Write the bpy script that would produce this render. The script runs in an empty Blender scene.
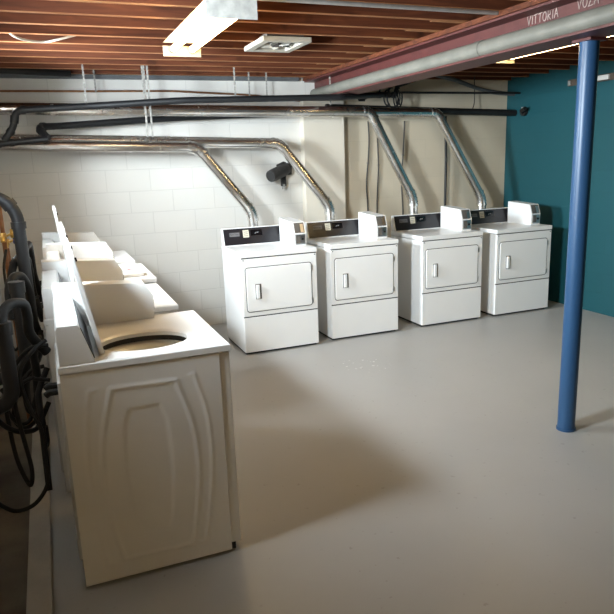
import bpy, bmesh, math, random
from mathutils import Vector, Matrix, Euler
random.seed(7)
S = bpy.context.scene
COL = S.collection
PI = math.pi

# ------------------------------------------------------------------ camera
CAM_LOC = Vector((-0.209, -0.704, 1.643))
CAM_ROT = Euler((1.3422, 0.0342, -0.3852), 'XYZ')
FPX = 640.4
cd = bpy.data.cameras.new('camera'); cam = bpy.data.objects.new('camera', cd)
COL.objects.link(cam); cam.location = CAM_LOC; cam.rotation_euler = CAM_ROT
cd.sensor_width = 36; cd.lens = 36 * FPX / 614; cd.clip_start = 0.02
S.camera = cam
_R = CAM_ROT.to_matrix()
def at(u, v, ax, val):
    """survey point: where the sight line of a photo point meets the plane axis=val"""
    d = _R @ Vector(((u - 307) / FPX, -(v - 307) / FPX, -1))
    t = (val - CAM_LOC[ax]) / d[ax]
    return CAM_LOC + d * t

# ------------------------------------------------------------------ materials
MATS = {}
def new_mat(name):
    m = bpy.data.materials.new(name); m.use_nodes = True
    nt = m.node_tree; b = nt.nodes['Principled BSDF']
    MATS[name] = m
    return m, nt, b
def N(nt, typ, **kw):
    n = nt.nodes.new(typ)
    for k, v in kw.items(): setattr(n, k, v)
    return n
def paint(name, c, rough=.45, var=.06, scale=6, metal=0, bump=0, bscale=80, spec=.5, emit=None, coat=0):
    m, nt, b = new_mat(name)
    tc = N(nt, 'ShaderNodeTexCoord'); no = N(nt, 'ShaderNodeTexNoise')
    no.inputs['Scale'].default_value = scale; no.inputs['Detail'].default_value = 5
    nt.links.new(tc.outputs['Object'], no.inputs['Vector'])
    r = N(nt, 'ShaderNodeValToRGB')
    r.color_ramp.elements[0].position = .3; r.color_ramp.elements[1].position = .7
    r.color_ramp.elements[0].color = [x * (1 - var) for x in c] + [1]
    r.color_ramp.elements[1].color = [min(1, x * (1 + var)) for x in c] + [1]
    nt.links.new(no.outputs['Fac'], r.inputs['Fac'])
    nt.links.new(r.outputs['Color'], b.inputs['Base Color'])
    b.inputs['Roughness'].default_value = rough; b.inputs['Metallic'].default_value = metal
    b.inputs['Specular IOR Level'].default_value = spec
    if coat: b.inputs['Coat Weight'].default_value = coat; b.inputs['Coat Roughness'].default_value = .1
    if bump:
        n2 = N(nt, 'ShaderNodeTexNoise'); n2.inputs['Scale'].default_value = bscale; n2.inputs['Detail'].default_value = 4
        nt.links.new(tc.outputs['Object'], n2.inputs['Vector'])
        bp = N(nt, 'ShaderNodeBump'); bp.inputs['Strength'].default_value = bump; bp.inputs['Distance'].default_value = .01
        nt.links.new(n2.outputs['Fac'], bp.inputs['Height']); nt.links.new(bp.outputs['Normal'], b.inputs['Normal'])
    if emit:
        b.inputs['Emission Color'].default_value = list(emit[0]) + [1]; b.inputs['Emission Strength'].default_value = emit[1]
    return m

ENAMEL = paint('white_enamel', (.80, .795, .78), .32, .015, 3)
ENAMEL2 = paint('white_painted_steel', (.78, .78, .77), .4, .02, 4)
BACKGREY = paint('galvanized_back', (.62, .63, .64), .45, .12, 12)
BLACKPANEL = paint('black_panel', (.016, .015, .018), .28, .2, 8)
DISPLAY = paint('display_black', (.004, .004, .005), .15, .1, 8)
LOGO = paint('logo_grey', (.15, .15, .155), .5, .05, 8)
STICKER = paint('sticker_cream', (.62, .58, .46), .6, .05, 20)
STICKINK = paint('sticker_ink', (.15, .13, .12), .6, .05, 20)
RED = paint('red_print', (.45, .04, .03), .5, .1, 20)
DARK = paint('dark_gap', (.012, .011, .010), .7, .1, 8)
GASKET = paint('black_gasket', (.02, .018, .016), .6, .1, 8)
TUB = paint('tub_cream', (.74, .71, .62), .35, .04, 4)
CHROME = paint('brushed_steel', (.62, .62, .62), .3, .1, 30, metal=1)
SLOTGREY = paint('coin_slot_grey', (.10, .09, .08), .45, .1, 20)
BRASS = paint('brass', (.70, .48, .16), .32, .1, 20, metal=1)
BLUEKNOB = paint('blue_knob', (.03, .05, .30), .4, .1, 10)
COPPER = paint('old_copper', (.30, .14, .07), .45, .25, 18, metal=.8)
ABS = paint('black_plastic_pipe', (.006, .0065, .008), .5, .2, 10)
RUBBER = paint('black_rubber', (.007, .007, .007), .55, .2, 14, spec=.3)
GASPIPE = paint('black_iron', (.011, .010, .0095), .5, .25, 12)
CABLE = paint('cable_dark', (.05, .04, .035), .6, .2, 14)
WHITECABLE = paint('cable_white', (.34, .31, .26), .5, .08, 14)
GREYCABLE = paint('cable_grey', (.10, .105, .11), .5, .1, 14)
STRAP = paint('pale_strap', (.30, .285, .26), .5, .5, 45)
CONDUIT = paint('conduit_steel', (.50, .47, .44), .42, .15, 14, metal=.7)
BEAMRED = paint('red_oxide', (.085, .020, .017), .5, .22, 7, bump=.15, bscale=60)
PIPEGREY = paint('grey_pipe_paint', (.165, .16, .135), .5, .14, 9)
CHALK = paint('chalk', (.48, .38, .34), .9, .2, 60)
TUBE = paint('fluorescent_tube', (.9, .9, .85), .4, 0, 3, emit=((1, .70, .33), 19))
FIXWHITE = paint('fixture_white', (.36, .34, .28), .4, .06, 8)
FIXGREY = paint('fixture_dull_grey', (.40, .39, .36), .6, .2, 25)
VENTWHITE = paint('vent_cream', (.40, .375, .32), .55, .08, 10)
VENTDARK = paint('vent_dark', (.06, .05, .045), .6, .3, 20)
BLOCKBLACK = paint('black_cast_metal', (.022, .020, .019), .6, .4, 40, bump=.4, bscale=120)
WOODCLEAT = paint('weathered_board', (.10, .075, .055), .8, .3, 14)
WHITEPLASTIC = paint('white_plastic', (.72, .71, .68), .4, .03, 8)

def duct_mat():
    m, nt, b = new_mat('galvanized_duct')
    tc = N(nt, 'ShaderNodeTexCoord'); v = N(nt, 'ShaderNodeTexVoronoi'); v.inputs['Scale'].default_value = 38
    no = N(nt, 'ShaderNodeTexNoise'); no.inputs['Scale'].default_value = 7; no.inputs['Detail'].default_value = 6
    nt.links.new(tc.outputs['Object'], v.inputs['Vector']); nt.links.new(tc.outputs['Object'], no.inputs['Vector'])
    mx = N(nt, 'ShaderNodeMixRGB'); mx.inputs[0].default_value = .3
    nt.links.new(no.outputs['Fac'], mx.inputs[1]); nt.links.new(v.outputs['Distance'], mx.inputs[2])
    r = N(nt, 'ShaderNodeValToRGB'); r.color_ramp.elements[0].color = (.70, .68, .66, 1); r.color_ramp.elements[1].color = (.90, .89, .87, 1)
    nt.links.new(mx.outputs[0], r.inputs['Fac']); nt.links.new(r.outputs['Color'], b.inputs['Base Color'])
    b.inputs['Metallic'].default_value = 1
    mr = N(nt, 'ShaderNodeMapRange'); mr.inputs['To Min'].default_value = .16; mr.inputs['To Max'].default_value = .34
    nt.links.new(no.outputs['Fac'], mr.inputs['Value']); nt.links.new(mr.outputs[0], b.inputs['Roughness'])
    return m
DUCT = duct_mat()

def wood_mat(name, c1, c2, rough=.7):
    m, nt, b = new_mat(name)
    tc = N(nt, 'ShaderNodeTexCoord'); mp = N(nt, 'ShaderNodeMapping'); mp.inputs['Scale'].default_value = (1.2, 9, 14)
    geo = N(nt, 'ShaderNodeObjectInfo'); ad = N(nt, 'ShaderNodeVectorMath', operation='ADD')
    no = N(nt, 'ShaderNodeTexNoise'); no.inputs['Scale'].default_value = 2.2; no.inputs['Detail'].default_value = 8; no.inputs['Distortion'].default_value = .8
    nt.links.new(tc.outputs['Object'], ad.inputs[0]); nt.links.new(geo.outputs['Random'], ad.inputs[1])
    nt.links.new(ad.outputs[0], mp.inputs['Vector']); nt.links.new(mp.outputs[0], no.inputs['Vector'])
    r = N(nt, 'ShaderNodeValToRGB'); r.color_ramp.elements[0].position = .3; r.color_ramp.elements[1].position = .72
    r.color_ramp.elements[0].color = list(c1) + [1]; r.color_ramp.elements[1].color = list(c2) + [1]
    nt.links.new(no.outputs['Fac'], r.inputs['Fac'])
    # knots and old stains
    n2 = N(nt, 'ShaderNodeTexNoise'); n2.inputs['Scale'].default_value = 5; n2.inputs['Detail'].default_value = 2
    nt.links.new(ad.outputs[0], n2.inputs['Vector'])
    r2 = N(nt, 'ShaderNodeValToRGB'); r2.color_ramp.elements[0].position = .27; r2.color_ramp.elements[1].position = .36
    r2.color_ramp.elements[0].color = (.45, .45, .45, 1); r2.color_ramp.elements[1].color = (1, 1, 1, 1)
    nt.links.new(n2.outputs['Fac'], r2.inputs['Fac'])
    mm = N(nt, 'ShaderNodeMixRGB', blend_type='MULTIPLY'); mm.inputs[0].default_value = 1
    nt.links.new(r.outputs['Color'], mm.inputs[1]); nt.links.new(r2.outputs['Color'], mm.inputs[2])
    nt.links.new(mm.outputs[0], b.inputs['Base Color'])
    b.inputs['Roughness'].default_value = rough; b.inputs['Specular IOR Level'].default_value = .25
    return m
JOISTWOOD = wood_mat('joist_wood', (.065, .018, .008), (.15, .043, .016))
JOISTLIT = wood_mat('joist_lit_edge', (.26, .10, .035), (.40, .19, .08))  # light caught along the joist undersides, painted in as paler wood
DECKWOOD = wood_mat('deck_wood', (.05, .016, .008), (.10, .033, .014))

def block_mat(name, c, mortar, loc=(0, 0, 0), swap=None, bump=.25):
    m, nt, b = new_mat(name)
    tc = N(nt, 'ShaderNodeTexCoord'); sp = N(nt, 'ShaderNodeSeparateXYZ'); cb = N(nt, 'ShaderNodeCombineXYZ')
    nt.links.new(tc.outputs['Object'], sp.inputs[0])
    nt.links.new(sp.outputs['Y' if swap else 'X'], cb.inputs['X']); nt.links.new(sp.outputs['Z'], cb.inputs['Y'])
    mp = N(nt, 'ShaderNodeMapping'); mp.inputs['Location'].default_value = loc
    nt.links.new(cb.outputs[0], mp.inputs['Vector'])
    br = N(nt, 'ShaderNodeTexBrick'); br.inputs['Scale'].default_value = 1
    br.inputs['Brick Width'].default_value = .406; br.inputs['Row Height'].default_value = .203
    br.inputs['Mortar Size'].default_value = .0055; br.inputs['Mortar Smooth'].default_value = .6
    br.inputs['Color1'].default_value = list(c) + [1]; br.inputs['Color2'].default_value = [x * .965 for x in c] + [1]
    br.inputs['Mortar'].default_value = list(mortar) + [1]
    nt.links.new(mp.outputs[0], br.inputs['Vector'])
    no = N(nt, 'ShaderNodeTexNoise'); no.inputs['Scale'].default_value = 1.6; no.inputs['Detail'].default_value = 6
    nt.links.new(tc.outputs['Object'], no.inputs['Vector'])
    r = N(nt, 'ShaderNodeValToRGB'); r.color_ramp.elements[0].color = (.93, .92, .90, 1); r.color_ramp.elements[1].color = (1.03, 1.03, 1.03, 1)
    nt.links.new(no.outputs['Fac'], r.inputs['Fac'])
    mm = N(nt, 'ShaderNodeMixRGB', blend_type='MULTIPLY'); mm.inputs[0].default_value = 1
    nt.links.new(br.outputs['Color'], mm.inputs[1]); nt.links.new(r.outputs['Color'], mm.inputs[2])
    nt.links.new(mm.outputs[0], b.inputs['Base Color'])
    inv = N(nt, 'ShaderNodeMath', operation='SUBTRACT'); inv.inputs[0].default_value = 1
    nt.links.new(br.outputs['Fac'], inv.inputs[1])
    n2 = N(nt, 'ShaderNodeTexNoise'); n2.inputs['Scale'].default_value = 55; n2.inputs['Detail'].default_value = 4
    nt.links.new(tc.outputs['Object'], n2.inputs['Vector'])
    ad = N(nt, 'ShaderNodeMath', operation='MULTIPLY_ADD'); ad.inputs[1].default_value = .25
    nt.links.new(n2.outputs['Fac'], ad.inputs[0]); nt.links.new(inv.outputs[0], ad.inputs[2])
    bp = N(nt, 'ShaderNodeBump'); bp.inputs['Strength'].default_value = bump; bp.inputs['Distance'].default_value = .008
    nt.links.new(ad.outputs[0], bp.inputs['Height']); nt.links.new(bp.outputs['Normal'], b.inputs['Normal'])
    b.inputs['Roughness'].default_value = .6
    return m
BLOCK = block_mat('painted_block', (.70, .68, .64), (.615, .595, .56), loc=(.075, .03, 0))
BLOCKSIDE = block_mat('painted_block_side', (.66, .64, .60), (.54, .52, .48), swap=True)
TEAL = block_mat('teal_painted_block', (.003, .070, .087), (.0028, .066, .082), swap=True, bump=.1)
CREAMBLOCK = block_mat('cream_painted_block', (.64, .555, .425), (.605, .525, .40), loc=(.075, .03, 0), bump=.15)
PILASTER = paint('pilaster_paint', (.68, .62, .52), .6, .03, 3, bump=.1, bscale=50)

def floor_mat():
    m, nt, b = new_mat('grey_floor_paint')
    tc = N(nt, 'ShaderNodeTexCoord')
    no = N(nt, 'ShaderNodeTexNoise'); no.inputs['Scale'].default_value = 1.1; no.inputs['Detail'].default_value = 7
    nt.links.new(tc.outputs['Object'], no.inputs['Vector'])
    r = N(nt, 'ShaderNodeValToRGB'); r.color_ramp.elements[0].position = .3; r.color_ramp.elements[1].position = .7
    r.color_ramp.elements[0].color = (.345, .335, .32, 1); r.color_ramp.elements[1].color = (.385, .375, .36, 1)
    nt.links.new(no.outputs['Fac'], r.inputs['Fac'])
    n2 = N(nt, 'ShaderNodeTexNoise'); n2.inputs['Scale'].default_value = 26; n2.inputs['Detail'].default_value = 3
    nt.links.new(tc.outputs['Object'], n2.inputs['Vector'])
    r2 = N(nt, 'ShaderNodeValToRGB'); r2.color_ramp.elements[0].position = .27; r2.color_ramp.elements[1].position = .32
    r2.color_ramp.elements[0].color = (.7, .68, .64, 1); r2.color_ramp.elements[1].color = (1, 1, 1, 1)
    nt.links.new(n2.outputs['Fac'], r2.inputs['Fac'])
    mm = N(nt, 'ShaderNodeMixRGB', blend_type='MULTIPLY'); mm.inputs[0].default_value = .6
    nt.links.new(r.outputs['Color'], mm.inputs[1]); nt.links.new(r2.outputs['Color'], mm.inputs[2])
    # pale paint scuffs on the floor in front of the dryers
    ds = N(nt, 'ShaderNodeVectorMath', operation='DISTANCE'); ds.inputs[1].default_value = (2.04, 3.72, 0)
    nt.links.new(tc.outputs['Object'], ds.inputs[0])
    l1 = N(nt, 'ShaderNodeMath', operation='LESS_THAN'); l1.inputs[1].default_value = .2; nt.links.new(ds.outputs['Value'], l1.inputs[0])
    n5 = N(nt, 'ShaderNodeTexNoise'); n5.inputs['Scale'].default_value = 22; n5.inputs['Detail'].default_value = 4; nt.links.new(tc.outputs['Object'], n5.inputs['Vector'])
    g1 = N(nt, 'ShaderNodeMath', operation='GREATER_THAN'); g1.inputs[1].default_value = .655; nt.links.new(n5.outputs['Fac'], g1.inputs[0])
    mk = N(nt, 'ShaderNodeMath', operation='MULTIPLY'); nt.links.new(l1.outputs[0], mk.inputs[0]); nt.links.new(g1.outputs[0], mk.inputs[1])
    m3 = N(nt, 'ShaderNodeMixRGB'); m3.inputs[2].default_value = (.62, .61, .58, 1)
    nt.links.new(mk.outputs[0], m3.inputs[0]); nt.links.new(mm.outputs[0], m3.inputs[1])
    nt.links.new(m3.outputs[0], b.inputs['Base Color'])
    mr = N(nt, 'ShaderNodeMapRange'); mr.inputs['To Min'].default_value = .36; mr.inputs['To Max'].default_value = .5
    nt.links.new(no.outputs['Fac'], mr.inputs['Value']); nt.links.new(mr.outputs[0], b.inputs['Roughness'])
    bp = N(nt, 'ShaderNodeBump'); bp.inputs['Strength'].default_value = .06; bp.inputs['Distance'].default_value = .01
    n3 = N(nt, 'ShaderNodeTexNoise'); n3.inputs['Scale'].default_value = 9; n3.inputs['Detail'].default_value = 6
    nt.links.new(tc.outputs['Object'], n3.inputs['Vector'])
    nt.links.new(n3.outputs['Fac'], bp.inputs['Height']); nt.links.new(bp.outputs['Normal'], b.inputs['Normal'])
    return m
FLOOR = floor_mat()
TROUGH = paint('dark_concrete', (.13, .115, .095), .75, .25, 5, bump=.2)  # trough strip, a darker concrete than the floor paint
CURB = paint('curb_concrete', (.40, .375, .33), .7, .12, 6, bump=.2)

def pole_mat():
    # blue paint; an unpainted cream strip is left along the far side of the upper pole
    m, nt, b = new_mat('blue_pole_paint')
    tc = N(nt, 'ShaderNodeTexCoord'); sp = N(nt, 'ShaderNodeSeparateXYZ'); nt.links.new(tc.outputs['Object'], sp.inputs[0])
    an = N(nt, 'ShaderNodeMath', operation='ARCTAN2'); nt.links.new(sp.outputs['Y'], an.inputs[0]); nt.links.new(sp.outputs['X'], an.inputs[1])
    no = N(nt, 'ShaderNodeTexNoise'); no.inputs['Scale'].default_value = 14; no.inputs['Detail'].default_value = 4
    nt.links.new(tc.outputs['Object'], no.inputs['Vector'])
    # angle window (around -x..+x right rim) and height above 1.75
    d = N(nt, 'ShaderNodeMath', operation='ADD'); d.inputs[1].default_value = .52; nt.links.new(an.outputs[0], d.inputs[0])
    ab = N(nt, 'ShaderNodeMath', operation='ABSOLUTE'); nt.links.new(d.outputs[0], ab.inputs[0])
    ns = N(nt, 'ShaderNodeMath', operation='MULTIPLY_ADD'); ns.inputs[1].default_value = .25; nt.links.new(no.outputs['Fac'], ns.inputs[0]); nt.links.new(ab.outputs[0], ns.inputs[2])
    lt = N(nt, 'ShaderNodeMath', operation='LESS_THAN'); lt.inputs[1].default_value = .62; nt.links.new(ns.outputs[0], lt.inputs[0])
    hz = N(nt, 'ShaderNodeMath', operation='MULTIPLY_ADD'); hz.inputs[1].default_value = .25; nt.links.new(no.outputs['Fac'], hz.inputs[0]); nt.links.new(sp.outputs['Z'], hz.inputs[2])
    gt = N(nt, 'ShaderNodeMath', operation='GREATER_THAN'); gt.inputs[1].default_value = 1.95; nt.links.new(hz.outputs[0], gt.inputs[0])
    mu = N(nt, 'ShaderNodeMath', operation='MULTIPLY'); nt.links.new(lt.outputs[0], mu.inputs[0]); nt.links.new(gt.outputs[0], mu.inputs[1])
    mx = N(nt, 'ShaderNodeMixRGB'); mx.inputs[1].default_value = (.020, .070, .16, 1); mx.inputs[2].default_value = (.42, .40, .28, 1)
    nt.links.new(mu.outputs[0], mx.inputs[0]); nt.links.new(mx.outputs[0], b.inputs['Base Color'])
    b.inputs['Roughness'].default_value = .38
    return m
POLEBLUE = pole_mat()

# ------------------------------------------------------------------ mesh builder
class MB:
    def __init__(s): s.v = []; s.f = []; s.sm = []; s.mi = []
    def add(s, verts, faces, smooth=False, mi=0):
        o = len(s.v); s.v += [tuple(v) for v in verts]
        for f in faces: s.f.append([o + i for i in f]); s.sm.append(smooth); s.mi.append(mi)
        return s
    def bm(s, b, smooth=False, mi=0):
        b.verts.index_update(); o = len(s.v)
        s.v += [tuple(v.co) for v in b.verts]
        for f in b.faces: s.f.append([o + v.index for v in f.verts]); s.sm.append(smooth); s.mi.append(mi)
        b.free(); return s
    def box(s, lo, hi, bev=0, seg=2, mi=0, M=None):
        b = bmesh.new(); bmesh.ops.create_cube(b, size=1)
        for v in b.verts:
            v.co = Vector([lo[i] + (v.co[i] + .5) * (hi[i] - lo[i]) for i in range(3)])
        if bev: bmesh.ops.bevel(b, geom=b.edges[:], offset=bev, segments=seg, affect='EDGES', profile=.7)
        if M is not None: b.transform(M)
        bmesh.ops.recalc_face_normals(b, faces=b.faces[:])
        return s.bm(b, False, mi)
    def prism(s, poly, a0, a1, axis=0, bev=0, mi=0, seg=2):
        """poly: 2D points in the two remaining axes (ordered), extruded along axis"""
        def mk(p, a):
            c = list(p); c.insert(axis, a); return Vector(c)
        b = bmesh.new()
        A = [b.verts.new(mk(p, a0)) for p in poly]; B = [b.verts.new(mk(p, a1)) for p in poly]
        b.faces.new(A); b.faces.new(B[::-1]); n = len(poly)
        for i in range(n): b.faces.new([A[(i + 1) % n], A[i], B[i], B[(i + 1) % n]])
        bmesh.ops.recalc_face_normals(b, faces=b.faces[:])
        if bev: bmesh.ops.bevel(b, geom=b.edges[:], offset=bev, segments=seg, affect='EDGES', profile=.7)
        bmesh.ops.recalc_face_normals(b, faces=b.faces[:])
        return s.bm(b, False, mi)
    def tube(s, pts, r, n=14, caps=True, mi=0, sq=None):
        pts = [Vector(p) for p in pts]; rs = r if isinstance(r, (list, tuple)) else [r] * len(pts)
        T = []
        for i in range(len(pts)):
            a = pts[max(i - 1, 0)]; c = pts[min(i + 1, len(pts) - 1)]
            if 0 < i < len(pts) - 1: t = (pts[i] - a).normalized() + (c - pts[i]).normalized()
            else: t = c - a
            T.append(t.normalized())
        up = Vector((0, 0, 1)) if abs(T[0].z) < .9 else Vector((1, 0, 0))
        u = T[0].cross(up).normalized(); vs = []
        for i, p in enumerate(pts):
            if i: u = (u - T[i] * u.dot(T[i])).normalized()
            w = T[i].cross(u)
            k = 1
            if 0 < i < len(pts) - 1:
                c = T[i].dot((pts[i] - pts[i - 1]).normalized()); k = 1 / max(c, .5)
                bis = ((pts[i + 1] - pts[i]).normalized() - (pts[i] - pts[i - 1]).normalized())
                bis = bis.normalized() if bis.length > 1e-4 else None
            else: bis = None
            for j in range(n):
                a = 2 * PI * j / n; d = u * math.cos(a) + w * math.sin(a)
                if bis is not None: d = d + bis * d.dot(bis) * (k - 1)
                vs.append(p + d * rs[i])
        fs = []
        for i in range(len(pts) - 1):
            for j in range(n):
                fs.append([i * n + j, i * n + (j + 1) % n, (i + 1) * n + (j + 1) % n, (i + 1) * n + j])
        s.add(vs, [f[::-1] for f in fs], True, mi)
        if caps:
            m = len(pts) - 1
            s.add(vs[:n], [list(range(n))], False, mi); s.add(vs[m * n:], [list(range(n))[::-1]], False, mi)
        return s
    def build(s, name, mats, parent=None, loc=None):
        me = bpy.data.meshes.new(name); me.from_pydata(s.v, [], s.f)
        if not isinstance(mats, (list, tuple)): mats = [mats]
        for m in mats: me.materials.append(m)
        me.polygons.foreach_set('use_smooth', s.sm); me.polygons.foreach_set('material_index', s.mi)
        me.update()
        o = bpy.data.objects.new(name, me); COL.objects.link(o)
        if parent: o.parent = parent
        if loc is not None: o.location = loc
        return o

def smooth_path(pts, k=6):
    pts = [Vector(p) for p in pts]; out = []
    P = [pts[0]] + pts + [pts[-1]]
    for i in range(1, len(P) - 2):
        p0, p1, p2, p3 = P[i - 1:i + 3]
        for j in range(k):
            t = j / k
            out.append(.5 * ((2 * p1) + (p2 - p0) * t + (2 * p0 - 5 * p1 + 4 * p2 - p3) * t * t + (3 * p1 - p0 - 3 * p2 + p3) * t ** 3))
    out.append(pts[-1]); return out
def round_corners(pts, rad, k=5):
    pts = [Vector(p) for p in pts]; out = [pts[0]]
    for i in range(1, len(pts) - 1):
        a = (pts[i - 1] - pts[i]); c = (pts[i + 1] - pts[i])
        r = min(rad, a.length * .48, c.length * .48)
        A = pts[i] + a.normalized() * r; B = pts[i] + c.normalized() * r
        for j in range(k + 1):
            t = j / k; out.append(A * (1 - t) ** 2 + pts[i] * 2 * t * (1 - t) + B * t * t)
    out.append(pts[-1]); return out

def tag(o, label, cat, group=None, kind=None):
    o['label'] = label; o['category'] = cat
    if group: o['group'] = group
    if kind: o['kind'] = kind
    return o
def thing(name, label, cat, loc=(0, 0, 0), group=None):
    o = bpy.data.objects.new(name, None); COL.objects.link(o); o.location = loc
    o.empty_display_size = .1
    return tag(o, label, cat, group)
def struct(o): o['kind'] = 'structure'; return o
def copy_tree(o, parent=None):
    c = o.copy(); COL.objects.link(c)
    if parent: c.parent = parent
    for ch in list(o.children): copy_tree(ch, c)
    return c
def text_mesh(name, txt, size, mat, parent, M):
    cu = bpy.data.curves.new(name + '_curve', 'FONT'); cu.body = txt; cu.size = size; cu.extrude = .0003
    cu.align_x = 'CENTER'; cu.align_y = 'CENTER'
    t = bpy.data.objects.new(name + '_tmp', cu); COL.objects.link(t)
    dg = bpy.context.evaluated_depsgraph_get(); dg.update()
    me = bpy.data.meshes.new_from_object(t.evaluated_get(dg)); bpy.data.objects.remove(t); bpy.data.curves.remove(cu)
    me.transform(M); me.materials.clear(); me.materials.append(mat); me.name = name
    o = bpy.data.objects.new(name, me); COL.objects.link(o); o.parent = parent
    return o

# ------------------------------------------------------------------ room shell
XL, XR, YB, YF = -.68, 4.88, 5.62, -3.2
ZJ = 2.43            # underside of the joists
struct(MB().box((XL - .4, YF - .2, -.15), (XR + .2, YB + .2, 0)).build('floor', FLOOR))
struct(MB().box((XL - .3, YF - .2, 2.622), (XR + .2, YB + .2, 2.68)).build('ceiling', DECKWOOD))
struct(MB().box((XL - .4, YB, 0), (2.5, YB + .2, 2.62)).box((2.5, YB, 0), (XR + .2, YB + .2, 2.62), mi=1).build('wall_back', [BLOCK, CREAMBLOCK]))
struct(MB().box((XR, YF, 0), (XR + .2, YB, 2.62)).build('wall_right', TEAL))
struct(MB().box((XL - .3, YF - .2, 0), (XR + .2, YF, 2.62)).build('wall_front', BLOCK))
# left wall with a high, deep-set basement window (far jamb splayed)
WY0, WY1, WY2, WZ0, WZ1, T = 1.38, 1.86, 2.65, 1.74, 2.24, .34
VY0, VY1 = 3.60, 4.25
w = MB()
w.box((XL - T, YF, 0), (XL, WY0, 2.62)); w.prism([(XL - T, WY1), (XL, WY2), (XL, VY0), (XL - T, VY0)], 0, 2.62, axis=2); w.box((XL - T, VY1, 0), (XL, YB, 2.62)); w.box((XL - T, VY0, 0), (XL, VY1, WZ0)); w.box((XL - T, VY0, WZ1), (XL, VY1, 2.62))
w.prism([(XL - T, WY0), (XL, WY0), (XL, WY2), (XL - T, WY1)], 0, WZ0 - .03, axis=2)
w.add([(XL - T, WY0, WZ0 - .03), (XL - T, WY1, WZ0 - .03), (XL, WY2, WZ0 - .03), (XL, WY0, WZ0 - .03), (XL - T, WY0, WZ0), (XL - T, WY1, WZ0)],
      [[0, 1, 2, 3], [4, 3, 2, 5], [0, 3, 4], [1, 5, 2], [0, 4, 5, 1]])
w.prism([(XL - T, WY0), (XL, WY0), (XL, WY2), (XL - T, WY1)], WZ1, 2.62, axis=2)
struct(w.build('wall_left', BLOCKSIDE))
fx0, fx1 = XL - T, XL - T + .04
for k, (a0, a1) in enumerate(((WY0, WY1), (VY0, VY1))):
    w = MB()
    w.box((fx0, a0, WZ0), (fx1, a0 + .03, WZ1)); w.box((fx0, a1 - .03, WZ0), (fx1, a1, WZ1))
    w.box((fx0, a0 + .03, WZ0), (fx1, a1 - .03, WZ0 + .03)); w.box((fx0, a0 + .03, WZ1 - .03), (fx1, a1 - .03, WZ1))
    struct(w.build('window_%d' % (k + 1), ENAMEL2))
# pilaster under the beam end
struct(MB().box((2.29, YB - .1, 0), (2.74, YB + .01, 2.2), .004).build('trim_1', PILASTER))
# low concrete curb that edges the drain trough behind the washers
struct(MB().box((-.452, YF, 0), (-.362, YB, .05), .006).build('trim_2', CURB))
struct(MB().box((XL, YF, -.001), (-.453, YB, .004)).build('trim_4', TROUGH))
# sill board on top of the back wall
struct(MB().box((XL, YB - .05, 2.395), (2.28, YB - .001, 2.43), .003).build('trim_3', GREYCABLE))

# joists ------------------------------------------------------------
ORD = ['first', 'second', 'third', 'fourth', 'fifth', 'sixth', 'seventh', 'eighth', 'ninth', 'tenth', 'eleventh', 'twelfth', 'thirteenth',
       'fourteenth', 'fifteenth', 'sixteenth', 'seventeenth', 'eighteenth', 'nineteenth', 'twentieth']
ys = [5.54 - .298 * k for k in range(29)]
jl = jr = None
for k, y in enumerate(ys):
    if k < 20:
        lab = 'bare red-brown ceiling joist left of the red beam, %s out from the white back wall' % ORD[k]
        lab2 = 'bare red-brown ceiling joist right of the red beam, %s out from the white back wall' % ORD[k]
    else:
        lab = 'bare ceiling joist overhead behind the camera, left of the red beam'; lab2 = 'bare ceiling joist overhead behind the camera, right of the red beam'
    if jl is None:
        jl = MB().box((XL, -.019, ZJ + .002), (2.66, .019, 2.62)).box((XL, -.017, ZJ), (2.66, .017, ZJ + .0021), mi=1).build('ceiling_joist', [JOISTWOOD, JOISTLIT]); o = jl
        jr = MB().box((2.10, .0195, ZJ + .002), (XR, .0575, 2.62)).box((2.099, .0215, ZJ), (XR, .0555, ZJ + .0021), mi=1).build('ceiling_joist', [JOISTWOOD, JOISTLIT]); q = jr
    else:
        o = jl.copy(); COL.objects.link(o); q = jr.copy(); COL.objects.link(q)
    o.location = (0, y, 0); q.location = (0, y, 0)
    tag(o, lab, 'joist', 'ceiling joists left of the beam'); tag(q, lab2, 'joist', 'ceiling joists right of the beam')

# ------------------------------------------------------------------ steel beam, plate, pipe, post
bx0, bx1, bxw = 2.352, 2.588, 2.470
beam = thing('steel_beam', 'red-oxide steel I-beam running under the joists, chalk writing on its side', 'beam', (bxw, 1.2, 2.2))
L0, L1 = YF - 1.2, YB - 1.2
MB().box((bx0 - bxw, L0, 0), (bx1 - bxw, L1, .014), .002).build('bottom_flange', BEAMRED, beam)
MB().box((-.006, L0, .014), (.006, L1, .186)).build('web', BEAMRED, beam)
MB().box((bx0 - bxw, L0, .186), (bx1 - bxw, L1, .2), .002).build('top_flange', BEAMRED, beam)
tag(MB().box((2.335, YF, 2.4), (2.60, YB, 2.43), .002).build('sill_plate', JOISTWOOD), 'flat brown wooden plate lying along the top of the red steel beam', 'board')
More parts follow.
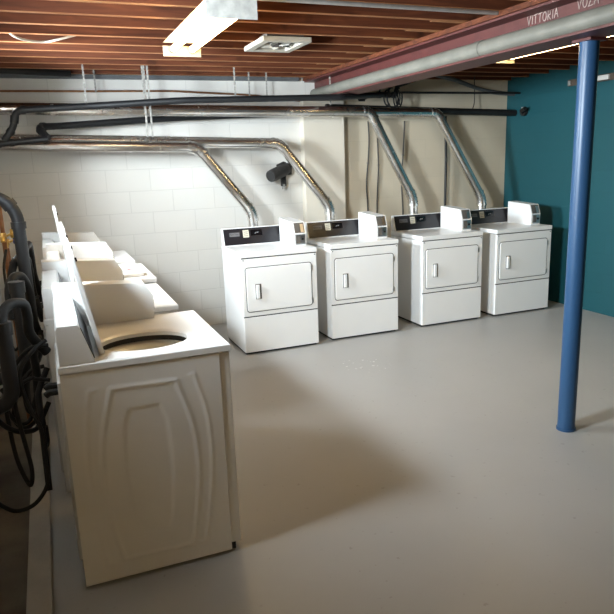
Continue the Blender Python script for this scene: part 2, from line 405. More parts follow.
# chalk handwriting on the web (facing -x; reads towards the camera)
STRK = {'V': [[(0, 1), (.4, 0), (.8, 1.05)]], 'I': [[(.15, 0), (.2, 1)]], 'T': [[(0, .95), (.85, 1.05)], [(.4, 1), (.38, 0)]],
        'O': [[(.4 + .38 * math.cos(a), .5 + .5 * math.sin(a)) for a in [2 * PI * i / 12 for i in range(13)]]],
        'R': [[(.1, 0), (.15, 1), (.65, .9), (.6, .55), (.15, .5), (.7, 0)]], 'A': [[(0, 0), (.4, 1.05), (.8, 0)], [(.15, .4), (.65, .42)]],
        'Z': [[(0, .95), (.75, 1), (.05, 0), (.8, .05)]]}
def write(mb, txt, y, z, h, kw=1):
    for ch in txt:
        wd = {'I': .35}.get(ch, .85) * h * .62 * kw
        for st in STRK[ch]:
            pts = [Vector((-.0085, y - 1.2 - a * h * .62 * kw, z - 2.2 + b * h)) for a, b in st]
            mb.tube(pts, .0024, 6)
        y -= wd + h * .12
ch = MB(); write(ch, 'VITTORIA', 2.46, 2.336, .047, 1.2); write(ch, 'VOZA', 2.085, 2.345, .050, 1.2)
o = ch.build('chalk_writing', CHALK, beam); o['label'] = 'pale chalk handwriting on the beam'

gp = thing('overhead_pipe', 'thick grey painted pipe lying on the lower flange of the red beam', 'pipe', (2.410, 1.2, 2.2635))
MB().tube([(0, L0 + .1, 0), (0, 1.62, 0)], .049, 24).build('pipe_length', PIPEGREY, gp)
MB().tube([(0, 1.62, 0), (0, L1 - .12, 0)], .049, 24).build('pipe_length', PIPEGREY, gp)
MB().tube([(0, 1.59, 0), (0, 1.65, 0)], .0525, 24).build('coupling', PIPEGREY, gp)

px, py = 2.537, 2.062
post = thing('steel_post', 'blue painted round steel post standing under the red beam', 'post', (px, py, 0))
MB().tube([(0, 0, .008), (0, 0, 2.188)], .05, 32).build('shaft', POLEBLUE, post)
MB().box((-.06, -.065, 2.186), (.06, .065, 2.2), .003).build('cap_plate', BEAMRED, post)
MB().tube([(0, 0, 0), (0, 0, .012)], .056, 32).build('base_ring', POLEBLUE, post)

# ------------------------------------------------------------------ washers
WD, WW, WZ = .641, .66, .932
def seg_d(px_, pz, a, b):
    ax, az = a; bx_, bz = b; dx, dz = bx_ - ax, bz - az
    t = max(0, min(1, ((px_ - ax) * dx + (pz - az) * dz) / (dx * dx + dz * dz)))
    return math.hypot(px_ - ax - t * dx, pz - az - t * dz)
def sm2(pts): return [(p.x, p.z) for p in smooth_path([(a, 0, c) for a, c in pts], 5)]
# pressed pattern of the side panel, in (distance from back, height)
RIDGES = [
    (sm2([(.172, .81), (.122, .62), (.112, .42), (.132, .24), (.158, .095)]), .016, .0021),
    (sm2([(.422, .80), (.474, .61), (.484, .41), (.46, .22), (.434, .092)]), .016, .0021),
    ([(.172, .818), (.42, .812)], .015, .0021), ([(.16, .095), (.432, .09)], .015, .0021),
    (sm2([(.092, .82), (.062, .58), (.068, .34), (.094, .09)]), .013, .0016),
    (sm2([(.492, .825), (.535, .64), (.538, .40), (.49, .088)]), .013, .0016),
    ([(.094, .822), (.115, .822)], .013, .0016), ([(.094, .088), (.115, .088)], .013, .0016),
    ([(.478, .826), (.494, .826)], .013, .0016), ([(.470, .087), (.489, .087)], .013, .0016)]
INNER = [(.225, .735), (.355, .735), (.385, .66), (.392, .45), (.375, .26), (.352, .178), (.235, .178), (.205, .26), (.190, .45), (.198, .66)]
def poly_sd(x, z, P):
    d = 9; ins = False; n = len(P)
    for i in range(n):
        a, b = P[i], P[(i + 1) % n]; d = min(d, seg_d(x, z, a, b))
        if (a[1] > z) != (b[1] > z) and x < (b[0] - a[0]) * (z - a[1]) / (b[1] - a[1]) + a[0]: ins = not ins
    return -d if ins else d
def relief(x, z):
    h = 0
    for P, w_, a in RIDGES:
        d = min(seg_d(x, z, P[i], P[i + 1]) for i in range(len(P) - 1))
        if d < w_: h = max(h, a * (math.cos(PI * d / w_) + 1) / 2)
    sd = poly_sd(x, z, INNER)
    t = max(0, min(1, (sd + .022) / .022)); t = t * t * (3 - 2 * t)
    h = max(h, 0) - .0021 * (1 - t)
    return h
CX, CY = WD / 2, WW / 2          # local origin: footprint centre
def wl(x, y, z): return (x - CX, y - CY, z)
def make_washer():
    root = thing('washing_machine', '', 'washing machine')
    # cabinet: back part of the shell, near side pressed
    b = MB(); xs = .5975; nx, nz = 100, 150
    z0, z1 = .016, .898
    V = []; F = []
    for j in range(nz + 1):
        for i in range(nx + 1):
            x = xs * i / nx; z = z0 + (z1 - z0) * j / nz
            V.append(wl(x, -relief(x, z), z))
    for j in range(nz):
        for i in range(nx):
            a = j * (nx + 1) + i; F.append([a, a + 1, a + nx + 2, a + nx + 1])
    b.add(V, F, True)
    c = [wl(0, 0, z0), wl(xs, 0, z0), wl(xs, WW, z0), wl(0, WW, z0), wl(0, 0, z1), wl(xs, 0, z1), wl(xs, WW, z1), wl(0, WW, z1)]
    b.add(c, [[1, 2, 6, 5], [2, 3, 7, 6], [3, 0, 4, 7], [0, 3, 2, 1]])
    b.build('cabinet', ENAMEL, root)
    f = MB().box(wl(.5985, .004, .045), wl(WD, WW - .004, .896), .006, 3)
    f.build('front_panel', ENAMEL, root)
    MB().box(wl(.55, .02, .004), wl(.62, WW - .02, .044)).build('toe_kick', DARK, root)
    for (x, y) in ((.04, .05), (.04, WW - .05), (.57, .05), (.57, WW - .05)):
        MB().tube([wl(x, y, 0), wl(x, y, .02)], .018, 12).build('foot', RUBBER, root)
    # top with an oval opening
    hx, hy, hrx, hry = .341, .233, .178, .142
    t = MB(); n = 64; bm = bmesh.new()
    def ring(rx, ry, z): return [bm.verts.new(wl(hx + rx * math.cos(2 * PI * i / n), hy + ry * math.sin(2 * PI * i / n), z)) for i in range(n)]
    def rect(z, ins):
        out = []
        for i in range(n):
            a = 2 * PI * i / n; dx, dy = math.cos(a), math.sin(a)
            lox, hix, loy, hiy = -.003 + ins, WD + .004 - ins, -.003 + ins, WW + .003 - ins
            s_ = min(((hix - hx) / dx if dx > 1e-6 else 9), ((lox - hx) / dx if dx < -1e-6 else 9), ((hiy - hy) / dy if dy > 1e-6 else 9), ((loy - hy) / dy if dy < -1e-6 else 9))
            out.append([hx + dx * s_, hy + dy * s_])
        for X in (lox, hix):
            for Y in (loy, hiy):
                k = min(range(n), key=lambda i: (out[i][0] - X) ** 2 + (out[i][1] - Y) ** 2); out[k] = [X, Y]
        return [bm.verts.new(wl(p[0], p[1], z)) for p in out]
    R_ = [rect(.902, 0), rect(.926, 0), rect(WZ, .006), ring(hrx + .02, hry + .02, WZ), ring(hrx + .012, hry + .012, WZ - .002), ring(hrx, hry, WZ - .008), ring(hrx, hry, WZ - .024)]
    for A, B in zip(R_, R_[1:]):
        for i in range(n): bm.faces.new([A[i], A[(i + 1) % n], B[(i + 1) % n], B[i]])
    bmesh.ops.recalc_face_normals(bm, faces=bm.faces[:])
    t.bm(bm); t.build('top', ENAMEL, root)
    # tub
    def lathe(prof, name, mat, par, cap=True):
        m = MB(); vs = []
        for (r, z) in prof:
            vs += [wl(hx + (hrx + r) * math.cos(2 * PI * i / n), hy + (hry + r) * math.sin(2 * PI * i / n), z) for i in range(n)]
        fs = [[k * n + i, (k + 1) * n + i, (k + 1) * n + (i + 1) % n, k * n + (i + 1) % n] for k in range(len(prof) - 1) for i in range(n)]
        if cap: fs.append([(len(prof) - 1) * n + i for i in range(n)])
        m.add(vs, fs, True); return m.build(name, mat, par)
    lathe([(.006, .909), (.006, .884)], 'gasket', GASKET, root, False)
    tub = lathe([(.008, .885), (-.085, .868), (-.095, .85), (-.095, .5), (-.11, .47)], 'tub', TUB, root)
    MB().tube([wl(hx, hy, .47), wl(hx, hy, .62), wl(hx, hy, .74), wl(hx, hy, .76)], [.028, .026, .024, .015], 24).build('agitator', ENAMEL2, tub)
    # console with black control panel, meter case at its far end
    prof = [(.004, WZ), (.004, 1.066), (.010, 1.080), (.078, 1.080), (.086, 1.074), (.131, WZ)]
    con = MB().prism([(p[0] - CX, p[1]) for p in prof], 0 - CY, .585 - CY, axis=1, bev=.003).build('console', ENAMEL2, root)
    d = Vector((.131 - .086, 0, WZ - 1.074)).normalized(); nrm = Vector((-d.z, 0, d.x)); nrm = nrm if nrm.x > 0 else -nrm
    A = Vector((.086, 0, 1.074)); B = Vector((.131, 0, WZ))
    c0, c1 = A.lerp(B, .08), A.lerp(B, .93)
    q = MB(); vs = []
    for y in (.018, .575):
        for p_ in (c0, c1):
            for k in (0.0, .003): vs.append(wl(p_.x + nrm.x * k, y, p_.z + nrm.z * k))
    q.add(vs, [[1, 3, 7, 5], [0, 1, 5, 4], [2, 6, 7, 3], [0, 2, 3, 1], [4, 5, 7, 6]])
    q.build('control_panel', BLACKPANEL, con)
    # meter case (x,z) profile
    mp = [(.008, WZ), (.008, 1.130), (.405, 1.106), (.443, 1.04), (.440, WZ)]
    mc = MB().prism([(p[0] - CX, p[1]) for p in mp], .588 - CY, .688 - CY, axis=1, bev=.004).build('meter_case', ENAMEL2, root)
    MB().box(wl(.4405, .603, .955), wl(.4435, .673, 1.03)).build('coin_slide', CHROME, mc)
    MB().box(wl(.436, .615, .972), wl(.447, .661, 1.015)).build('lock_plate', SLOTGREY, mc)
    # back details
    MB().box(wl(-.012, .03, .12), wl(.001, WW - .03, .86), .003).build('back_panel', BACKGREY, root)
    for y in (.12, .2):
        MB().tube([wl(-.002, y, .80), wl(-.045, y, .80), wl(-.06, y, .79)], .013, 10).build('inlet_valve', RUBBER, root)
    return root
def add_lid(root, opened, lean=11):
    # hinge line at x=.171, z=WZ ; lid length along local +x when closed
    Ls, y0, y1, th = .415, .085, .575, .02
    b = MB()
    lid_poly = []
    rr = .03
    pts = [(0, y0), (Ls - rr, y0)]
    for i in range(1, 6): a = -PI / 2 + PI / 2 * i / 5; pts.append((Ls - rr + rr * math.cos(a), y0 + rr + rr * math.sin(a)))
    pts.append((Ls, y1 - rr))
    for i in range(1, 6): a = PI / 2 * i / 5; pts.append((Ls - rr + rr * math.cos(a), y1 - rr + rr * math.sin(a)))
    pts.append((0, y1))
    b.prism([(x, y - CY) for x, y in pts], 0, th, axis=2, bev=.004)
    lid = b.build('lid', ENAMEL, root)
    lid.location = (.173 - CX, 0, WZ + .001)
    if opened:
        lid.rotation_euler = (0, -math.radians(90 + lean), 0)
        lid.location = (.171 - CX, 0, WZ + .004)
    for y in (y0 + .05, y1 - .05):
        MB().tube([(Ls - .045, y - CY, 0.002), (Ls - .045, y - CY, -.007 if opened else 0.0)], .008, 12).build('bumper', RUBBER, lid)
    for y in (y0 + .012, y1 - .012):
        MB().tube([(.005, y - .008 - CY, .002), (.005, y + .008 - CY, .002)], .005, 8).build('hinge_pin', CHROME, lid)
    return lid
WPOS = [(0, 1.7066, 10.5), (-.045, 2.545, 4), (-.015, 3.42, None), (-.040, 4.258, 6)]
wlabels = ['white top-load washer nearest the camera, lid open, plain pressed side panel in full view',
           'white top-load washer with open lid, directly behind the nearest washer',
           'white top-load washer with closed lid and red mark on its top',
           'white top-load washer at the far end of the row, by the white back wall']
proto = make_washer()
roots = [proto] + [copy_tree(proto) for _ in range(3)]
for r_, (xo, yn, op), lb in zip(roots, WPOS, wlabels):
    r_.location = (-.2365 + xo + CX, yn + CY, 0)
    tag(r_, lb, 'washing machine', 'row of top-load washers')
    lid = add_lid(r_, op is not None, op or 0)
    if op is None:
        MB().tube([(.36, .12 - CY + .0, .0215), (.40, .16 - CY, .0215), (.38, .20 - CY, .0215)], .003, 6)
        m = MB(); m.box((.30, .265 - CY, .0195), (.405, .285 - CY, .0208)); m.box((.33, .285 - CY, .0195), (.345, .30 - CY, .0208))
        o = m.build('warning_strip', RED, lid); o['label'] = 'red printed strip on the lid'

# ------------------------------------------------------------------ dryers
DW, DD, DH = .686, .60, .886
def dl(x, y, z): return (x - DW / 2, y - DD / 2, z)
def make_dryer():
    root = thing('clothes_dryer', '', 'dryer')
    b = MB()
    b.box(dl(0, .006, .022), dl(DW, DD, .842), .005, 2)
    b.build('cabinet', ENAMEL, root)
    MB().box(dl(.012, .03, .002), dl(DW - .012, DD - .01, .024)).build('base', DARK, root)
    MB().box(dl(-.002, -.008, .846), dl(DW + .002, DD, DH), .007, 3).build('top', ENAMEL, root)
    MB().box(dl(.002, -.004, .022), dl(DW - .002, .01, .3325), .006, 2).build('lower_panel', ENAMEL, root)
    MB().box(dl(.002, -.004, .3405), dl(DW - .002, .01, .838), .006, 2).build('front_panel', ENAMEL, root)
    MB().box(dl(.003, -.001, .330), dl(DW - .003, .02, .3440)).build('seam_gap', DARK, root)
    MB().box(dl(.003, -.001, .835), dl(DW - .003, .02, .850)).build('seam_gap', DARK, root)
    # door: dark gap outline then the door itself
    def rrect(x0, x1, z0, z1, r, k=4):
        P = []
        for cx, cz, a0 in ((x1 - r, z1 - r, 0), (x0 + r, z1 - r, PI / 2), (x0 + r, z0 + r, PI), (x1 - r, z0 + r, 1.5 * PI)):
            for i in range(k + 1): a = a0 + PI / 2 * i / k; P.append((cx + r * math.cos(a) - DW / 2, cz + r * math.sin(a)))
        return P
    def rslab(P, y0, y1):
        m = MB(); n = len(P)
        V = [(p[0], y0 - DD / 2, p[1]) for p in P] + [(p[0], y1 - DD / 2, p[1]) for p in P]
        m.add(V, [list(range(n)), list(range(2 * n - 1, n - 1, -1))] + [[i, n + i, n + (i + 1) % n, (i + 1) % n] for i in range(n)])
        return m
    rslab(rrect(.031, .636, .376, .764, .026), -.0055, .0).build('door_gap', DARK, root)
    m = MB(); bmq = bmesh.new(); P = rrect(.0365, .6305, .382, .758, .022)
    V0 = [bmq.verts.new((p[0], -.013 - DD / 2, p[1])) for p in P]; bmq.faces.new(V0)
    r = bmesh.ops.extrude_face_region(bmq, geom=bmq.faces[:]); 
    for v in [e for e in r['geom'] if isinstance(e, bmesh.types.BMVert)]: v.co.y += .011
    bmesh.ops.recalc_face_normals(bmq, faces=bmq.faces[:])
    ed = [e for e in bmq.edges if all(abs(v.co.y - (-.013 - DD / 2)) < 1e-5 for v in e.verts)]
    bmesh.ops.bevel(bmq, geom=ed, offset=.005, segments=2, affect='EDGES')
    m.bm(bmq); door = m.build('door', ENAMEL, root)
    # recessed pull: dark slot with a white grip
    MB().box(dl(.113, -.0145, .488), dl(.166, -.0128, .618), .0).build('handle_recess', SLOTGREY, door)
    MB().box(dl(.118, -.032, .494), dl(.147, -.0135, .612), .006, 2).build('handle', ENAMEL2, door)
    for z in (.42, .71): MB().box(dl(.633, -.012, z - .022), dl(.643, -.003, z + .022), .002).build('hinge', CHROME, door)
    for x in (.02, DW - .02): MB().tube([dl(x, -.0025, .826), dl(x, -.0075, .826)], .005, 8).build('screw', DARK, root)
    # console
    y0, y1 = .505, .592
    prof = [(y0, DH), (y0 + .045, 1.034), (y0 + .052, 1.042), (y1, 1.042), (y1, DH)]
    con = MB().prism([(p[0] - DD / 2, p[1]) for p in prof], 0 - DW / 2, .645 - DW / 2, axis=0, bev=.003).build('console', ENAMEL2, root)
    A = Vector((0, y0 + .002, DH + .008)); B = Vector((0, y0 + .0455, 1.036)); d = (B - A).normalized(); nn = Vector((0, -d.z, d.y))
    def on(x, t, off): p_ = A.lerp(B, t) + nn * off; return Vector(dl(x, p_.y, p_.z))
    def plate(x0, x1, t0, t1, o0, o1, name, mat, par):
        vs = [on(x, t, o) for o in (o0, o1) for x, t in ((x0, t0), (x1, t0), (x1, t1), (x0, t1))]
        return MB().add(vs, [[4, 5, 6, 7], [0, 1, 5, 4], [1, 2, 6, 5], [2, 3, 7, 6], [3, 0, 4, 7]]).build(name, mat, par)
    pan = plate(.008, .64, 0, 1, -.002, .003, 'control_panel', BLACKPANEL, con)
    plate(.06, .155, .52, .76, .003, .0034, 'logo_plate', LOGO, pan)
    # maker's name on the plate
    xax = Vector((1, 0, 0)); M = Matrix((( 1, 0, 0, 0), (0, d.y, nn.y, 0), (0, d.z, nn.z, 0), (0, 0, 0, 1)))
    c = on(.1075, .64, .0036); M = Matrix.Translation(c) @ M
    text_mesh('brand_lettering', 'MAYTAG', .022, BLACKPANEL, pan, M)
    plate(.188, .244, .42, .88, .003, .0036, 'instruction_sticker', STICKER, pan)
    st = MB()
    for t0 in (.5, .62, .74):
        st.add([on(x, t, .0039) for x, t in ((.195, t0), (.237, t0), (.237, t0 + .035), (.195, t0 + .035))], [[0, 1, 2, 3]])
    st.build('sticker_lines', STICKINK, pan)
    plate(.262, .372, .50, .86, .003, .0036, 'display', DISPLAY, pan)
    aw = MB(); aw.add([on(x, t, .004) for x, t in ((.296, .62), (.308, .62), (.318, .74), (.308, .70))], [[0, 1, 2, 3]])
    aw.add([on(x, t, .004) for x, t in ((.318, .66), (.336, .66), (.336, .73), (.318, .70))], [[0, 1, 2, 3]])
    aw.build('display_digits', LOGO, pan)
    # meter case
    mp = [(.502, DH), (.502, 1.114), (.165, 1.097), (.130, 1.0), (.134, DH)]
    mc = MB().prism([(p[0] - DD / 2, p[1]) for p in mp], .532 - DW / 2, .648 - DW / 2, axis=0, bev=.004).build('meter_case', ENAMEL2, root)
    # coin face: recessed grey upper plate, chrome slide with lock below
    A2 = Vector((0, .130, 1.0)); B2 = Vector((0, .165, 1.097)); d2 = (B2 - A2).normalized(); n2 = Vector((0, -d2.z, d2.y))
    vs = [Vector(dl(x, *(A2.lerp(B2, t) + n2 * .0012).yz)) for x, t in ((.545, .04), (.636, .04), (.636, .93), (.545, .93))]
    MB().add(vs, [[0, 1, 2, 3]]).build('coin_plate', SLOTGREY, mc)
    vs = [Vector(dl(x, *(A2.lerp(B2, t) + n2 * .003).yz)) for x, t in ((.60, .1), (.628, .1), (.628, .8), (.60, .8))]
    MB().add(vs, [[0, 1, 2, 3]]).build('coin_guide', CHROME, mc)
    MB().box(dl(.545, .1265, .905), dl(.636, .131, .992)).build('coin_slide_plate', CHROME, mc)
    MB().box(dl(.552, .121, .915), dl(.592, .128, .985)).build('coin_slide', SLOTGREY, mc)
    MB().tube([dl(.612, .128, .95), dl(.612, .118, .95)], .011, 14).build('lock', DARK, mc)
    return root
DPOS = [(1.238, 4.415), (2.078, 4.460), (3.032, 4.471), (3.887, 4.470)]
dlabels = ['white coin-operated dryer at the left end of the row, nearest the washers',
           'white coin-operated dryer standing in front of the wall pilaster, second from left',
           'white coin-operated dryer third from left, below the two hanging dark cables',
           'white coin-operated dryer at the right end of the row, beside the teal wall']
dp = make_dryer()
droots = [dp] + [copy_tree(dp) for _ in range(3)]
for r_, (x, y), lb in zip(droots, DPOS, dlabels):
    r_.location = (x + DW / 2, y + DD / 2, 0)
    tag(r_, lb, 'dryer', 'row of coin-operated dryers')

# ------------------------------------------------------------------ exhaust ducts
def duct(name_label, pts, seams, yb=5.071):
    root = thing('exhaust_duct', name_label, 'duct', (pts[2][0], pts[2][1], 0), 'galvanized dryer exhaust ducts')
    O = Vector(root.location); P = [Vector(p) - O for p in pts]; R0 = .049
    def cut(a, b, r0, r1): d_ = (b - a).normalized(); return a + d_ * r0, b - d_ * r1
    names = ['horizontal_run', 'diagonal_run', 'drop_run']
    e = .07
    ends = []
    for i in range(3):
        a, b = cut(P[i], P[i + 1], 0 if i == 0 else e, e if i < 2 else 0)
        MB().tube([a, b], R0, 22).build(names[i], DUCT, root); ends.append((a, b))
    for i in range(2):
        a, b, c = ends[i][1], P[i + 1], ends[i + 1][0]
        k = [a.lerp(b, t).lerp(b.lerp(c, t), t) for t in (0, .33, .67, 1)]
        el = MB().tube(k, R0 + .004, 22)
        el.build('elbow', DUCT, root)
        for t in (.25, .5, .75):
            qq = a.lerp(b, t).lerp(b.lerp(c, t), t); dv = (a.lerp(b, t) - b.lerp(c, t)).normalized()
            MB().tube([qq - dv * .004, qq + dv * .004], R0 + .0075, 22).build('elbow_seam', DUCT, root)
        for q, dv in ((k[0], (a - P[i]).normalized()), (k[3], (P[i + 2] - c).normalized())):
            MB().tube([q - dv * .012, q + dv * .012], R0 + .0075, 22).build('clamp', DUCT, root)
    q = P[3] + Vector((0, 0, .07)); MB().tube([q, (q.x, yb - O.y, q.z)], R0 - .004, 18).build('outlet_collar', DUCT, root)
    a, b = ends[0]
    for s_ in seams:
        q = a.lerp(b, s_); dv = (b - a).normalized()
        MB().tube([q - dv * .008, q + dv * .008], R0 + .003, 22).build('joint_ring', DUCT, root)
    return root
duct('shiny exhaust duct bent down to the leftmost dryer', [(XL + .001, 5.20, 1.835), (1.116, 5.20, 1.774), at(252.5, 212, 1, 5.20), (at(253.5, 220, 1, 5.2).x, 5.20, .18)], (.32, .7), 5.026)
duct('shiny exhaust duct bent down to the second dryer, past the black wall fitting', [(XL + .001, 5.33, 1.885), (1.955, 5.33, 1.79), at(329.5, 206, 1, 5.22), (at(331, 215, 1, 5.2).x, 5.20, .18)], (.5, .8), 5.066)
duct('shiny exhaust duct bent down to the third dryer in front of dark cables', [(XL + .001, 5.20, 2.116), (2.876, 5.20, 2.066), at(413, 198, 1, 5.20), (at(414, 208, 1, 5.2).x, 5.20, .18)], (.3, .55, .78))
duct('shiny exhaust duct bent down to the rightmost dryer near the teal wall', [(XL + .001, 5.335, 2.125), (3.745, 5.335, 2.062), at(481.5, 198, 1, 5.23), (at(482.5, 206, 1, 5.21).x, 5.21, .18)], (.4, .7))

# ------------------------------------------------------------------ pipe hangers
def hanger(u0, v0, u1, v1, y, label, wd=.015, top=None):
    a = at(u0, v0, 1, y); b = at(u1, v1, 1, y); x = (a.x + b.x) / 2; zt = ZJ + (.12 if top is None else top)
    z0 = b.z
    o = thing('pipe_hanger', label, 'hanger', (x, y, z0), 'hanger straps on the ducts and pipes')
    m = MB(); n = 9; h = zt - z0
    for i in range(n):
        m.box((-wd / 2, -.002, h * i / n), (wd / 2, .002, h * (i + .78) / n)); m.box((-wd * .28, -.002, h * (i + .78) / n), (wd * .28, .002, h * (i + 1) / n))
    m.build('strap', STRAP, o)
    return o
hs = [(82, 58, 86, 106, 5.14, 'pale hanger strap, leftmost and longest, holding the upper duct'),
      (94, 66, 95, 92, 5.50, 'short pale hanger strap just right of the leftmost long strap'),
      (142, 62, 147, 100, 5.14, 'pale hanger strap above the upper duct, second long one from left'),
      (148.5, 115, 150, 137, 5.14, 'pale hanger strap dropping between the upper and lower ducts'),
      (233, 60, 236, 101, 5.0, 'thin hanger strap below the far end of the bright ceiling light'),
      (248, 72, 250, 96, 5.45, 'thin hanger strap right behind the bright light, left one of a close pair'),
      (265, 72, 268, 97, 5.45, 'thin hanger strap under the square vent'),
      (330, 68, 330, 105, 5.14, 'thin hanger strap left of the pipe lying on the red beam')]
hroots = []
for u0, v0, u1, v1, y, lb in hs:
    if v0 == 115:
        a = at(u0, v0, 1, y); b = at(u1, v1, 1, y)
        o = thing('pipe_hanger', lb, 'hanger', (a.x, y, b.z), 'hanger straps on the ducts and pipes')
        m = MB()
        for s_ in (-.022, .02): m.box((s_ - .008, -.002, 0), (s_ + .008, .002, 2.50 - b.z))
        m.build('strap', STRAP, o)
    else: hanger(u0, v0, u1, v1, y, lb)

# ------------------------------------------------------------------ black drain and gas pipes near the ceiling
def pipe_thing(name, label, cat, pts, r, mat, part='pipe_run', rad=.07, fittings=(), n=14, group=None, sm=False):
    pts = [Vector(p) for p in pts]
    O = pts[0].copy(); root = thing(name, label, cat, O, group)
    P = [p - O for p in pts]; P = smooth_path(P, 6) if sm else round_corners(P, rad, 5)
    MB().tube(P, r, n).build(part, mat, root)
    for i, rr, ln in fittings:
        q = pts[i] - O; a = (pts[max(i - 1, 0)] - pts[i]); c = (pts[min(i + 1, len(pts) - 1)] - pts[i])
        for v in (a, c):
            if v.length > 1e-4:
                v = v.normalized(); MB().tube([q + v * ln, q + v * (ln + .035)], rr, n).build('fitting_hub', mat, root)
    return root
yA = 5.06
A_pts = [at(4, 141, 1, yA), at(14, 127, 1, yA), at(15, 110.5, 1, yA), at(91, 106, 1, yA), at(180, 100.5, 1, 4.92), at(345, 97, 1, 4.75), at(386, 94.5, 1, 5.3)]
pipe_thing('drain_pipe', 'black drain pipe with a kinked drop at left, running above the upper duct', 'pipe', A_pts, .027, ABS, fittings=[(1, .033, .03), (2, .033, .04)])
yB = 5.46
B_pts = [at(48, 138, 1, 5.08), at(37, 127, 1, 5.2), at(60, 126, 1, yB - .1), at(170, 118.2, 1, yB), at(315, 112.2, 1, yB)]
pipe_thing('drain_pipe', 'black drain pipe with an elbow, sloping between the upper and lower ducts', 'pipe', B_pts, .029, ABS, fittings=[(1, .035, .045)])
C_pts = [at(-2, 145.5, 1, 5.06) + Vector((-.15, 0, 0)), at(5, 143.5, 1, 5.06), at(48, 139, 1, 5.06)]
pipe_thing('drain_pipe', 'short black level drain pipe in front of the lower duct at far left', 'pipe', C_pts, .026, ABS, fittings=[(1, .031, .03)])
pipe_thing('gas_pipe', 'black iron pipe along the back wall, ending at the teal wall', 'pipe',
           [at(326, 107.5, 1, 5.47), at(437, 111, 1, 5.47), Vector((XR - .001, 5.47, at(510, 113, 1, 5.47).z))], .036, GASPIPE)
c0v = at(392, 97, 1, 5.3) + Vector((.05, 0, .03))
pipe_thing('gas_pipe', 'thin black pipe running level from the valve cluster to the teal wall', 'pipe',
           [c0v, at(398, 92.5, 1, 5.4), Vector((XR - .001, 5.4, at(510, 93, 1, 5.4).z))], .011, GASPIPE)
pipe_thing('gas_pipe', 'black vertical pipe dropping behind the rightmost dryer', 'pipe',
           [at(445.5, 116, 1, 5.56), at(446, 160, 1, 5.56), at(445, 206, 1, 5.56), Vector((at(445, 206, 1, 5.56).x, 5.56, .0))], .014, GASPIPE)
pipe_thing('copper_pipe', 'thin brown copper pipe along the top of the back wall', 'pipe',
           [Vector((XL + .002, 5.56, 2.285)), at(90, 91.3, 1, 5.56), at(170, 91, 1, 5.56), at(250, 95, 1, 5.56), at(300, 101, 1, 5.56)], .009, COPPER)
pipe_thing('conduit', 'dark insulated conduit under the joists in the back left corner', 'pipe',
           [at(-4, 70, 1, 5.3), at(20, 71, 1, 5.35), at(70, 74, 1, 5.5)], .028, ABS, sm=True)
for x in (3.4, 4.5):
    gp_ = [o for o in COL.objects if o.name.startswith('gas_pipe') and 'ending at the teal' in o.get('label', '')][0]
    MB().box((x - gp_.location.x - .012, 0, -.05), (x - gp_.location.x + .012, YB - 5.47, -.03)).build('pipe_clip', GASPIPE, gp_)
# valve cluster
c = at(392, 97, 1, 5.3)
vc = thing('valve_cluster', 'cluster of dark pipe valves and tangled fittings under the red beam', 'valve', c)
MB().tube([(-.17, 0, .01), (.06, 0, .03)], .02, 12).build('pipe_nipple', GASPIPE, vc)
for x in (-.15, -.05, .02): MB().tube([(x - .02, 0, .02), (x + .02, 0, .02)], .032, 12).build('valve_body', GASPIPE, vc)
for x in (-.15, -.05): MB().tube([(x, 0, .03), (x, -.03, .08)], .008, 8).build('valve_stem', GASPIPE, vc); MB().box((x - .04, -.036, .078), (x + .04, -.028, .09), .003).build('lever', CABLE, vc)
for i in range(4):
    a = i * .7; rr = .05 + .006 * i
    pts = [((-.07, .02, .05, -.02)[i] + rr * math.cos(t + a) * (.8, .45, .6, 1.1)[i], -.03 - .012 * i, -.01 + rr * 1.5 * math.sin(t + a)) for t in [2 * PI * k / 14 for k in range(13)]]
    MB().tube(pts, .008, 8).build('coiled_tube', RUBBER, vc)
MB().tube([(.03, 0, .03), (.05, 0, .10), (.16, .0, .13), (.26, -.02, .16), (.34, -.02, .2)], .013, 10).build('flexible_connector', RUBBER, vc)
MB().tube([(.05, 0, .06), (.09, 0, -.08)], .008, 8).build('drop_tube', RUBBER, vc)
# small valve to the left of it
c2 = at(364, 98, 1, 5.3)
v2 = thing('pipe_valve', 'small dark shut-off valve left of the valve cluster', 'valve', c2)
MB().tube([(-.06, 0, -.01), (0, 0, .0), (.05, 0, .02)], .02, 12).build('valve_body', GASPIPE, v2)
MB().box((-.07, -.028, -.035), (.0, -.018, -.02), .003).build('lever', GASPIPE, v2)
# grey flexible conduit at upper right
pipe_thing('flexible_conduit', 'grey flexible conduit sagging from the beam to the teal wall corner', 'conduit',
           [at(436, 75, 1, 5.45), at(455, 80, 1, 5.45), at(475, 87.5, 1, 5.5), at(495, 92.5, 1, 5.5), Vector((XR - .001, 5.5, at(511, 94, 1, 5.5).z))], .022, GREYCABLE, sm=True)
pipe_thing('hanging_wire', 'thin dark wire hanging from the joists to the black pipe near the teal wall', 'wire',
           [Vector((at(474, 84, 1, 5.5).x, 5.5, 2.5)), at(474.5, 100, 1, 5.5), at(472.5, 109, 1, 5.44)], .005, CABLE, sm=True)
# teal-wall fitting
c = Vector((XR, 5.47, at(510, 113, 1, 5.47).z))
tf = thing('wall_fitting', 'black pipe fitting bolted on the teal wall next to the corner', 'pipe fitting', (XR, 5.30, c.z))
MB().tube([(-.001, 0, .0), (-.04, 0, .0)], .045, 16).build('flange', GASPIPE, tf)
MB().tube([(-.04, 0, 0), (-.07, -.02, .01), (-.08, -.09, .03)], .022, 12).build('outlet', GASPIPE, tf)
MB().tube([(-.06, -.02, .01), (-.06, -.02, .05)], .012, 10).build('cap', STRAP, tf)
